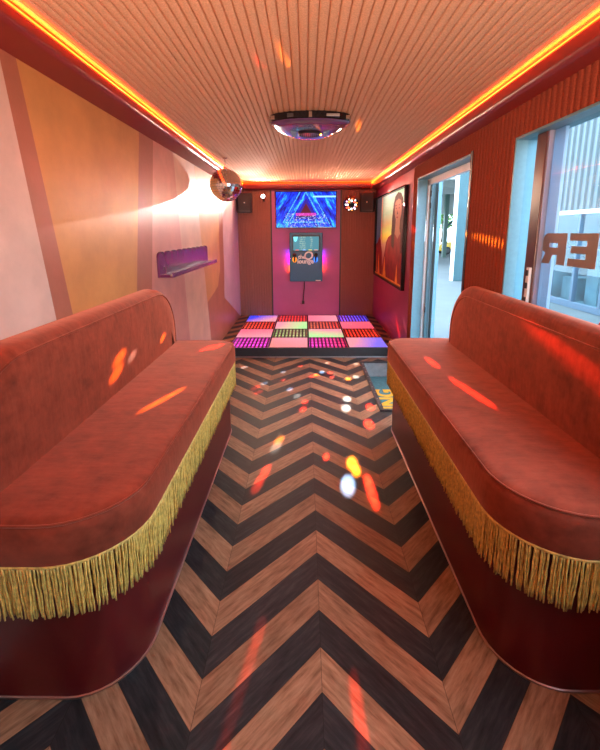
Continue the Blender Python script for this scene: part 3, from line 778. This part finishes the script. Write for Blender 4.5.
# ------------------------------------------------------------------ framed picture
pc_y0, pc_y1, pc_z0, pc_z1 = 4.86, 6.86, .885, 2.13
fp = thing('framed_picture', 'black-framed picture of a long-haired woman in red on the burgundy wall', 'picture', (XR-.003, (pc_y0+pc_y1)/2, (pc_z0+pc_z1)/2))
hy, hz = (pc_y1-pc_y0)/2, (pc_z1-pc_z0)/2
bm = bmesh.new(); fwid = .035
for a, b in [((-hy, -hz), (hy, -hz+fwid)), ((-hy, hz-.02), (hy, hz)), ((-hy, -hz+fwid), (-hy+fwid, hz-.02)), ((hy-fwid, -hz+fwid), (hy, hz-.02))]:
    box(bm, (-.045, a[0], a[1]), (0, b[0], b[1]), 0, .003)
obj('frame', bm, M['blackgl'], fp)
k = N('picture_backdrop'); co, (x, y, z) = k.xyz()
n = k.noise(co, 2.2, 3)
f = k.math('ADD', k.math('MULTIPLY_ADD', z, .80, .5), k.math('MULTIPLY_ADD', n, .16, -.08))
c = k.ramp(f, [(.08, (.75, .20, .05, 1)), (.2, (.42, .18, .12, 1)), (.40, (.60, .40, .24, 1)), (.50, (.66, .62, .05, 1)), (.58, (.42, .60, .12, 1)), (.66, (.42, .36, .16, 1)), (.78, (.22, .50, .32, 1)), (.95, (.36, .74, .66, 1))])
k.put(k.b.inputs['Base Color'], c); k.b.inputs['Roughness'].default_value = .65; k.b.inputs['Specular IOR Level'].default_value = .12
bgm = k.m
pm = [bgm, mat('print_blue', (.10, .25, .34, 1), .65, spec=.12, var=.15, vscale=3), mat('print_hair', (.06, .018, .010, 1), .65, spec=.12, var=.35, vscale=9), mat('print_skin', (.33, .12, .065, 1), .65, spec=.12, var=.1, vscale=6),
      mat('print_red', (.22, .018, .012, 1), .65, spec=.12, var=.35, vscale=6), mat('print_flame', (.9, .30, .04, 1), .65, spec=.12, var=.3, vscale=9), mat('print_dark', (.08, .02, .015, 1), .65, spec=.12, var=.1), mat('print_light', (.8, .6, .35, 1), .65, spec=.12, var=.1)]
bm = bmesh.new()
W_, H2 = 2*hy-.07, 2*hz-.06
layer = [0]
def pr_(poly, mi):
    layer[0] += 1; xx = -.012-.0004*layer[0]
    f = bm.faces.new([bm.verts.new((xx, hy-.035-u*W_, -hz+.035+v*H2)) for u, v in poly]); f.material_index = mi
pr_([(0, 0), (1, 0), (1, 1), (0, 1)], 0)
pr_([(0, .30), (.16, .22), (.20, 1), (0, 1)], 1)
pr_([(.20, .1), (.235, .1), (.245, 1), (.205, 1)], 7)
pr_([(0, 0), (.30, 0), (.27, .3), (.2, .46), (.13, .5), (.06, .42), (0, .40)], 4)
pr_([(.60, .50), (.61, .72), (.64, .86), (.69, .95), (.77, .985), (.86, .965), (.92, .90), (.955, .76), (.97, .60), (.97, .40), (.60, .38)], 2)         # hair
pr_([(.32, 0), (.30, .12), (.36, .28), (.42, .44), (.50, .505), (.62, .54), (.72, .56), (.90, .56), (.98, .52), (1, .48), (1, 0)], 4)                   # dress
pr_([(.72, .60), (.73, .70), (.69, .76), (.685, .84), (.72, .905), (.79, .92), (.86, .895), (.89, .83), (.885, .75), (.855, .69), (.85, .60), (.87, .545), (.80, .49), (.71, .545)], 3)  # face and neck
pr_([(.62, .40), (.60, .56), (.62, .74), (.66, .88), (.70, .93), (.70, .86), (.68, .78), (.70, .66), (.71, .52), (.69, .38)], 2)
pr_([(.90, .90), (.955, .76), (.97, .56), (.96, .36), (.90, .34), (.885, .5), (.88, .66), (.895, .8)], 2)
pr_([(.73, .925), (.80, .945), (.875, .91), (.875, .885), (.80, .915), (.73, .895)], 2)
for u in (.735, .825): pr_([(u-.022, .815), (u, .808), (u+.022, .815), (u, .826)], 6); pr_([(u-.028, .842), (u+.026, .848), (u+.026, .856), (u-.026, .852)], 2)
pr_([(.775, .80), (.765, .755), (.78, .748), (.797, .755)], 2)
pr_([(.745, .722), (.78, .730), (.815, .722), (.78, .708)], 4)
for poly in ([(.04, .02), (.07, .02), (.06, .30)], [(.11, .01), (.21, .01), (.17, .16), (.15, .30)], [(.34, .01), (.47, .01), (.42, .15), (.40, .27)], [(.78, .01), (.86, .01), (.84, .10), (.82, .22)]): pr_(poly, 5)
pr_([(.0, .0), (1, 0), (1, .018), (0, .018)], 5)
o = obj('print', bm, pm, fp)
for p in o.data.polygons:
    if p.normal.x > 0: p.flip()
obj('backing', bx((-.012, -hy+.03, -hz+.03), (-.001, hy-.03, hz-.018)), M['dark'], fp)

# ------------------------------------------------------------------ roof air unit
ac = thing('ceiling_air_unit', 'glossy dark boat-shaped air unit with a round grille on the ceiling', 'air conditioner', (.04, 2.94, ZC-.009))
hp = [(0, 0), (.08, .004), (.16, .022), (.24, .06), (.278, .10), (.288, .145), (.275, .24), (.245, .36), (.20, .47), (.14, .58), (.08, .645), (.03, .665)]
pl = hp+[(-x_, y_) for x_, y_ in hp[::-1][:-1]]
pl = [p for i, p in enumerate(pl) if i == 0 or math.dist(p, pl[i-1]) > 1e-4]
DN = lambda u, v, h: (u, v, -h)
bm = bmesh.new(); slab(bm, ccw(pl), [(.012, 0), (0, .006), (0, .046), (.006, .054)], DN); obj('housing', bm, M['blackgl'], ac, auto=30)
ug = mat('gloss_violet_black_cover', (.11, .055, .14, 1), .22, var=.1, coat=.4)
bm = bmesh.new(); slab(bm, [tuple(p) for p in inset(ccw(pl), .004)], [(0, .052), (.004, .058), (.03, .066), (.09, .072)], DN); obj('cover', bm, ug, ac, auto=40)
bm = bmesh.new(); MT = Matrix.Translation((0, .36, 0)) @ Matrix.Rotation(PI, 4, 'X')
lathe(bm, [(.086, .066), (.090, .082), (.080, .086), (.074, .076), (0, .074)], 28, MT); gr = obj('grille_ring', bm, M['black'], ac, auto=30)
for i in range(-4, 5):
    hl = math.sqrt(.075**2-(i*.0155)**2); obj('slat', bx((i*.0155-.003, .36-hl, -.083), (i*.0155+.003, .36+hl, -.0765)), M['steel'], gr)
for s_ in (-1, 1):
    bm = bmesh.new(); slab(bm, ccw([(s_*.10, .30), (s_*.105, .44), (s_*.135, .47), (s_*.145, .27)]), [(0, .062), (0, .076)], DN); obj('side_vent', bm, M['alu'], ac)
    obj('corner_clip', bx((s_*.262-.016, .07, -.046), (s_*.262+.016, .13, -.016), .004), M['chrome'], ac)
obj('front_vent', bx((-.16, .012, -.042), (-.10, .03, -.016), .003), M['dark'], ac)
obj('front_vent', bx((.11, .006, -.040), (.20, .05, -.022), .003), M['steel'], ac)
obj('latch', bx((-.012, -.007, -.05), (.012, .01, -.012), .003), M['chrome'], ac)

# ------------------------------------------------------------------ outside
ZG = -.40
bm = bmesh.new(); box(bm, (XR+T+.05, -20, ZG-.1), (70, 80, ZG)); struct('floor_outside', bm, M['concrete'])

fc = thing('shop_building', 'white corrugated building with glazed shopfront seen through the window', 'building', (7.0, 8.0, ZG))
bm = bmesh.new(); ya, yb_ = -8.0, 4.2; zlo, zhi = 2.10-ZG, 5.2
w = .23; y = ya; prev = None; vs0 = []; vs1 = []
while y < yb_:
    for u, h in ((0, 0), (.10, 0), (.125, .05), (.205, .05)): vs0.append((-h, y+u)); 
    y += w
a = [bm.verts.new((p, q, zlo)) for p, q in vs0]; b = [bm.verts.new((p, q, zhi)) for p, q in vs0]
for j in range(len(a)-1): bm.faces.new((a[j], a[j+1], b[j+1], b[j]))
box(bm, (.005, ya, zlo), (.3, yb_, zhi)); obj('cladding', bm, M['facade'], fc)
obj('fascia_rail', bx((-.07, ya, zlo-.10), (.05, yb_, zlo), .01), M['whitealu'], fc)
obj('plinth', bx((-.05, ya, 0), (.05, yb_, .17), .01), M['storeframe'], fc)
bm = bmesh.new(); box(bm, (2.0, ya, 0), (2.1, yb_, zlo)); box(bm, (.05, ya, 0), (2.0, yb_, .02)); box(bm, (.05, yb_-.05, 0), (2.0, yb_, zlo))
for i in range(14): box(bm, (rnd.uniform(.5, 1.2), -7+i*.8, .02), (1.8, -7+i*.8+rnd.uniform(.3, .7), rnd.uniform(.6, 1.5)))
obj('shop_interior', bm, M['storein'], fc)
y = 3.55
while y > -7.5:
    obj('mullion', bx((-.06, y-.04, .17), (.06, y+.04, zlo-.10), .008), M['storeframe'], fc)
    obj('shop_pane', bx((-.004, y-1.04+.04, .17), (.004, y-.04, zlo-.10)), M['glass'], fc)
    y -= 1.04
obj('corner_post', bx((-.08, yb_-.12, 0), (.08, yb_, zhi), .01), M['facade'], fc)
obj('transom', bx((-.04, ya, 1.55), (.04, yb_, 1.61), .005), M['storeframe'], fc)

cl = thing('parking_column', 'broad pale blue column standing outside the doorway', 'column', (6.40, 16.75, ZG))
bm = bmesh.new(); box(bm, (-.45, -.42, 0), (1.75, -.20, 5.1), 0, .02); obj('shaft', bm, M['column'], cl)
obj('corner_guard', bx((-.475, -.432, 0), (-.41, -.18, 5.1), .008), M['whitealu'], cl)

ps_ = thing('parking_canopy', 'concrete parking deck roof on green steel posts seen through the doorway', 'canopy', (14, 30, ZG))
bm = bmesh.new(); box(bm, (-9.5, -8, 5.1), (25, 14, 5.6)); obj('roof_deck', bm, M['soffit'], ps_)
for y in (-7.5, -3.5, 1): obj('deck_beam', bx((-9.5, y-.25, 4.65), (25, y+.25, 5.1), .02), M['soffit'], ps_)
obj('edge_beam', bx((-9.5, 3.0, 3.3), (25, 3.3, 5.0), .02), M['soffit'], ps_)
obj('edge_beam', bx((-9.5, 2.8, 4.85), (25, 3.0, 5.05), .02), M['whitealu'], ps_)
for x in (-3.4, -1.55, 2.5, 8): obj('steel_post', bx((x-.14, 1.0, 0), (x+.14, 1.28, 4.65), .01), M['green'], ps_)
bm = bmesh.new(); tube(bm, [(-3.35, 1.14, 2.3), (-1.9, 1.14, 3.6)], .09, 6); obj('brace', bm, M['green'], ps_)

# yellow car
ca = thing('parked_car', 'yellow car parked beyond the doorway under the parking deck', 'car', (13.6, 36.0, ZG))
prof = ccw([(-2.1, .30), (2.1, .30), (2.12, .62), (2.05, .98), (1.75, 1.06), (1.45, 1.50), (.9, 1.58), (-.15, 1.56), (-.85, 1.08), (-1.75, .98), (-2.05, .82), (-2.14, .55)])
bm = bmesh.new(); slab(bm, prof, [(.06, -.86), (.0, -.80), (0, .80), (.06, .86)], lambda u, v, h: (u, -h, v)); obj('body', bm, M['cary'], ca, auto=30)
bm = bmesh.new(); g = ccw([(-.68, 1.10), (1.42, 1.10), (1.25, 1.44), (.85, 1.50), (-.10, 1.48)]); slab(bm, g, [(0, -.845), (0, .845)], lambda u, v, h: (u, -h, v)); obj('side_window', bm, M['blackgl'], ca)
bm = bmesh.new(); slab(bm, ccw([(-.1, 1.56), (.9, 1.58), (.9, 1.62), (-.1, 1.60)]), [(0, -.6), (0, .6)], lambda u, v, h: (u, -h, v)); obj('roof_rail', bm, M['whitealu'], ca)
for x in (-1.35, 1.35):
    for s in (-1, 1):
        bm = bmesh.new(); lathe(bm, [(0, -.11), (.30, -.11), (.34, -.08), (.34, .08), (.30, .11), (0, .11)], 20, Matrix.Translation((x, s*.76, .34)) @ Matrix.Rotation(PI/2, 4, 'X')); wl = obj('wheel', bm, M['tyre'], ca, auto=30)
        bm = bmesh.new(); lathe(bm, [(0, -.125), (.2, -.115), (.2, .115), (0, .125)], 14, Matrix.Translation((x, s*.76, .34)) @ Matrix.Rotation(PI/2, 4, 'X')); obj('hub_cap', bm, M['dark'], wl, auto=30)
for s in (-1, 1): obj('headlamp', bx((-2.12, s*.55-.18, .70), (-1.98, s*.55+.18, .84), .02), M['white'], ca)
bm = bmesh.new(); box(bm, (-2.13, -.8, .32), (-1.9, .8, .5), 0, .03); obj('bumper', bm, M['black'], ca)

def tree(x, y, h, r, label, seed):
    rg = random.Random(seed)
    t = thing('tree', label, 'tree', (x, y, ZG), 'trees beyond the parking deck')
    bm = bmesh.new(); tube(bm, [(0, 0, 0), (.1, 0, h*.3), (-.05, .1, h*.6), (0, 0, h*.8)], [.22, .17, .12, .05], 8); obj('trunk', bm, M['bark'], t, smooth=True)
    bm = bmesh.new()
    for i in range(900):
        d = Vector((rg.gauss(0, 1), rg.gauss(0, 1), rg.gauss(0, 1))).normalized()*r*(rg.random()**.4)
        c = Vector((0, 0, h*.68))+Vector((d.x, d.y, d.z*h*.36/r)); s = rg.uniform(.16, .34)
        q = Matrix.Rotation(rg.uniform(0, 6.3), 3, 'Z') @ Matrix.Rotation(rg.uniform(0, 3.1), 3, 'X')
        bm.faces.new([bm.verts.new(c+q @ Vector(v)*s) for v in ((-1, -.5, 0), (0, -.7, .15), (1, 0, 0), (0, .7, .15), (-1, .5, 0))])
    obj('foliage', bm, M['leaf'], t)
tree(20, 60, 7, 3.2, 'green tree in the brightness beyond the parked car', 1)
tree(27, 62, 8, 3.6, 'green tree beyond the parking deck, right of the parked car', 2)
tree(9.5, 16.0, 5.5, 1.3, 'green tree past the end of the corrugated building, by the window frame', 3)
tree(12.6, 19.6, 6.5, 1.6, 'leafy tree behind the end of the corrugated building', 4)

# ------------------------------------------------------------------ lights
def area(name, loc, rot, sx, sy, power, col, spread=PI):
    l = bpy.data.lights.new(name, 'AREA'); l.shape = 'RECTANGLE'; l.size = sx; l.size_y = sy; l.energy = power; l.color = col; l.spread = spread
    o = bpy.data.objects.new(name, l); C.objects.link(o); o.location = loc; o.rotation_euler = rot; return o
OR = (1, .055, .003)
LL = YF-YR
TILT = math.radians(28)
area('cove_lamp', (FXL+.008, (YR+YF)/2, 2.384), (PI, -TILT, 0), .01, LL, 26, OR)
area('cove_lamp', (FXR-.008, (YR+YF)/2, 2.384), (PI, TILT, 0), .01, LL, 26, OR)
area('cove_lamp', ((FXL+FXR)/2, YF-.008, 2.384), (PI+TILT, 0, 0), FXR-FXL, .01, 8, OR)

def spot(name, loc, tgt, power, col, deg, blend=.25, rad=.004):
    l = bpy.data.lights.new(name, 'SPOT'); l.energy = power; l.color = col; l.spot_size = math.radians(deg); l.spot_blend = blend; l.shadow_soft_size = rad
    o = bpy.data.objects.new(name, l); C.objects.link(o); o.location = loc
    o.rotation_euler = (Vector(tgt)-Vector(loc)).to_track_quat('-Z', 'Y').to_euler(); return o
spot('pin_spot_lamp', Vector((-.69, YB-.097, 2.18))+AIM*.055, (-1.0, 4.2, 2.02), 120, (1, .9, .86), 46, .6, .012)

red, orange, white_, blue = (1, .03, .01), (1, .22, .01), (1, .95, .85), (.45, .65, 1)
# the disco light throws a fan of coloured dots: one spot lamp with a dot pattern (gobo) over its beam
DLP = Vector((.765, YB-.34, 2.03)); GSIGN = 1; AXIS = Vector((-.15, -3.2, -.75))
sp_ = spot('disco_light_beams', DLP, DLP+AXIS, 4200, (1, 1, 1), 150, .1, .006)
dots = []   # target point, colour, radius on the target (m), gain
def dot(px, py, pz, c, r_=.045, g=1.0): dots.append((Vector((px, py, pz)), c, r_, g))
for x, y, c, r_ in [(-.731, 4.62, blue, .05), (-.063, 4.667, red, .04), (.27, 4.779, white_, .04), (.624, 4.74, white_, .045), (-.258, 4.454, blue, .04), (-.244, 4.197, red, .04), (.195, 4.453, blue, .045), (.123, 4.354, orange, .04),
          (.07, 4.30, red, .04), (.286, 4.42, red, .04), (.30, 4.28, red, .035), (.472, 4.227, orange, .045), (.568, 4.289, white_, .05), (-.524, 3.967, red, .06), (-.47, 3.86, red, .05), (-.437, 4.10, blue, .045), (-.082, 3.758, white_, .05), (-.16, 3.93, blue, .045), (-.003, 3.615, red, .04), (.406, 3.686, white_, .055),
          (.376, 3.482, white_, .06), (-.021, 3.46, red, .045), (.6, 3.504, red, .055), (.538, 3.167, red, .06), (-.206, 2.899, orange, .05), (-.222, 2.794, white_, .055), (-.27, 2.50, red, .04), (-.29, 2.40, red, .045), (-.31, 2.31, red, .045), (.328, 2.581, orange, .055), (.345, 2.49, orange, .045), (.273, 2.33, blue, .065),
          (.406, 2.38, red, .04), (.41, 2.31, red, .045), (.414, 2.23, red, .045), (.419, 2.15, red, .035), (.149, 2.658, red, .03)]:
    dot(x, y, 0, c, r_, .18 if c is white_ else .40 if c is blue else .8)
for t_ in range(5): dot(-.19-.02*t_, 1.36-.10*t_, 0, red, .035, .22); dot(.172+.004*t_, 1.16-.06*t_, 0, red, .03, .30)
for tgt, c, r_, g in [((1.19, 4.58, 1.63), red, .05, 1), ((1.19, 4.40, 1.44), orange, .04, 1), ((1.19, 4.34, 1.37), orange, .04, 1), ((1.19, 2.64, 1.54), orange, .04, .8), ((1.19, 2.70, 1.54), orange, .04, .8), ((1.19, 2.76, 1.54), orange, .04, .8), ((1.19, 2.58, 1.54), orange, .035, .8),
                   ((.86, 2.18, .745), red, .03, .8), ((.88, 2.08, .745), red, .035, .8), ((.90, 1.98, .745), red, .035, .8), ((.92, 1.89, .745), red, .03, .8), ((.838, 2.5, .745), red, .035, .8), ((.83, 2.57, .745), red, .03, .8),
                   ((-.71, 2.05, .735), orange, .03, .8), ((-.75, 1.95, .735), orange, .035, .8), ((-.79, 1.86, .735), orange, .03, .8), ((-.68, 2.95, .735), red, .04, 1), ((-.74, 2.90, .735), red, .04, 1),
                   ((1.11, 1.55, 1.05), red, .07, .40), ((1.11, 1.66, 1.09), red, .05, .3), ((-1.04, 2.1, .91), orange, .045, .9), ((-1.04, 2.05, .84), orange, .045, .9), ((-1.04, 2.26, .87), white_, .035, .25), ((-1.04, 2.783, .842), orange, .035, .9),
                   ((-.06, 2.293, 2.4), orange, .03, 1), ((-.16, 2.44, 2.4), red, .03, 1), ((.43, 3.47, 2.4), orange, .03, .8), ((1.19, 5.22, .45), red, .04, .9), ((1.19, 5.10, .38), red, .04, .9), ((1.19, 4.85, .55), white_, .03, .4)]:
    dot(*tgt, c, r_, g)
bpy.context.view_layer.update()
inv = sp_.matrix_world.to_3x3().inverted()
L_ = sp_.data; L_.use_nodes = True; nt = L_.node_tree
em = [n for n in nt.nodes if n.type == 'EMISSION'][0]
tcn = nt.nodes.new('ShaderNodeTexCoord'); nrm_ = nt.nodes.new('ShaderNodeVectorMath'); nrm_.operation = 'NORMALIZE'; nt.links.new(tcn.outputs['Normal'], nrm_.inputs[0])
acc = None
for p, c, r_, g in dots:
    v = p-DLP; d = v.length; dirn = inv @ v.normalized()
    dn = nt.nodes.new('ShaderNodeVectorMath'); dn.operation = 'DISTANCE'; nt.links.new(nrm_.outputs[0], dn.inputs[0]); dn.inputs[1].default_value = dirn*GSIGN
    mr = nt.nodes.new('ShaderNodeMapRange'); mr.interpolation_type = 'SMOOTHSTEP'; nt.links.new(dn.outputs['Value'], mr.inputs['Value'])
    ra = r_*.80/d
    mr.inputs['From Min'].default_value = ra*1.15; mr.inputs['From Max'].default_value = ra*.45; mr.inputs['To Min'].default_value = 0; mr.inputs['To Max'].default_value = g*(d/4)**1.7
    ma = nt.nodes.new('ShaderNodeVectorMath'); ma.operation = 'MULTIPLY_ADD'; nt.links.new(mr.outputs[0], ma.inputs[0]); ma.inputs[1].default_value = c
    if acc: nt.links.new(acc, ma.inputs[2])
    acc = ma.outputs[0]
nt.links.new(acc, em.inputs['Color'])
area('portal_window', (XR+T+.05, (WIN[0]+WIN[1])/2, (WIN[2]+WIN[3])/2), (0, PI/2, 0), WIN[3]-WIN[2], WIN[1]-WIN[0], 1, (1, 1, 1)).data.cycles.is_portal = True
area('portal_door', (XR+T+.12, (DOR[0]+DOR[1])/2, DOR[3]/2), (0, PI/2, 0), DOR[3], DOR[1]-DOR[0], 1, (1, 1, 1)).data.cycles.is_portal = True

sun = bpy.data.lights.new('sun', 'SUN'); sun.energy = 1.5; sun.angle = .02; sun.color = (1, .97, .92)
def point(name, loc, power, col, rad=.02):
    l = bpy.data.lights.new(name, 'POINT'); l.energy = power; l.color = col; l.shadow_soft_size = rad
    o = bpy.data.objects.new(name, l); C.objects.link(o); o.location = loc; return o
spot('pin_spot_spill', (-.69, YB-.16, 2.18), (-.5, YB-2.0, 2.22), 60, (1, .72, .48), 150, 1, .02)
spot('disco_light_wash', (.765, YB-.34, 2.03), (.3, YB-2.2, 2.0), 60, (1, .55, .38), 150, 1, .02)
so = bpy.data.objects.new('sun', sun); C.objects.link(so); so.rotation_euler = Vector((.55, .35, -.9)).to_track_quat('-Z', 'Y').to_euler()

w = bpy.data.worlds.new('world'); SC.world = w; w.use_nodes = True
bg = w.node_tree.nodes['Background']; bg.inputs[0].default_value = (.62, .82, 1, 1); bg.inputs[1].default_value = 4.6

for x_ in (-.62, .68):  # added fill lamps behind the camera to brighten the ceiling and near half
    wl_ = thing('fill_lamp', 'round warm fill lamp added on the rear wall to brighten the room, ' + ('mural side' if x_ < 0 else 'window side'), 'fill lamp', (x_, YR+.002, 1.40), 'added rear fill lamps')
    bm = bmesh.new(); lathe(bm, [(0, 0), (.07, 0), (.07, .015), (.05, .025), (0, .025)], 24, Matrix.Rotation(-PI/2, 4, 'X')); obj('backplate', bm, M['steel'], wl_, auto=30)
    bm = bmesh.new(); tube(bm, [(0, .02, 0), (0, .07, 0)], .012, 8); obj('stem', bm, M['steel'], wl_, smooth=True)
    bm = bmesh.new(); bmesh.ops.create_uvsphere(bm, u_segments=24, v_segments=14, radius=.07, matrix=Matrix.Translation((0, .13, 0))); obj('globe', bm, glow('fill_globe', (1, .72, .5, 1), 3), wl_, smooth=True)
    spot('fill_lamp_spot', (x_, YR+.26, 1.45), (x_*.4, 2.2, 2.75), 130, (1, .62, .42), 96, 1, .06)

# ------------------------------------------------------------------ camera (fitted to the photograph's lines)
f_, pi_, ya_, ro_, cy_ = 403.07, .1926, .0127, -.0051, 310.156
c, s = math.cos(pi_), math.sin(pi_)
F, U, X = Vector((0, c, -s)), Vector((0, s, c)), Vector((1, 0, 0))
rz = Matrix.Rotation(ya_, 3, 'Z'); F, U, X = rz @ F, rz @ U, rz @ X
X, U = X*math.cos(ro_)+U*math.sin(ro_), U*math.cos(ro_)-X*math.sin(ro_)
cam = bpy.data.cameras.new('camera'); co_ = bpy.data.objects.new('camera', cam); C.objects.link(co_)
mw = Matrix((X, U, -F)).transposed().to_4x4(); mw.translation = (0, 0, 1.6); co_.matrix_world = mw
cam.sensor_fit = 'HORIZONTAL'; cam.sensor_width = 36; cam.lens = 36*f_/600; cam.shift_y = -(375-cy_)/600; cam.clip_start = .02; cam.clip_end = 300
SC.camera = co_
vs = SC.view_settings; vs.view_transform = 'Standard'; vs.look = 'None'; vs.gamma = 1; vs.exposure = 1.08; vs.use_curve_mapping = False
cy = SC.cycles; cy.use_denoising = True; cy.max_bounces = 10; cy.diffuse_bounces = 6; cy.caustics_reflective = False; cy.caustics_refractive = False; cy.sample_clamp_indirect = 6; cy.use_light_tree = True; cy.transparent_max_bounces = 16
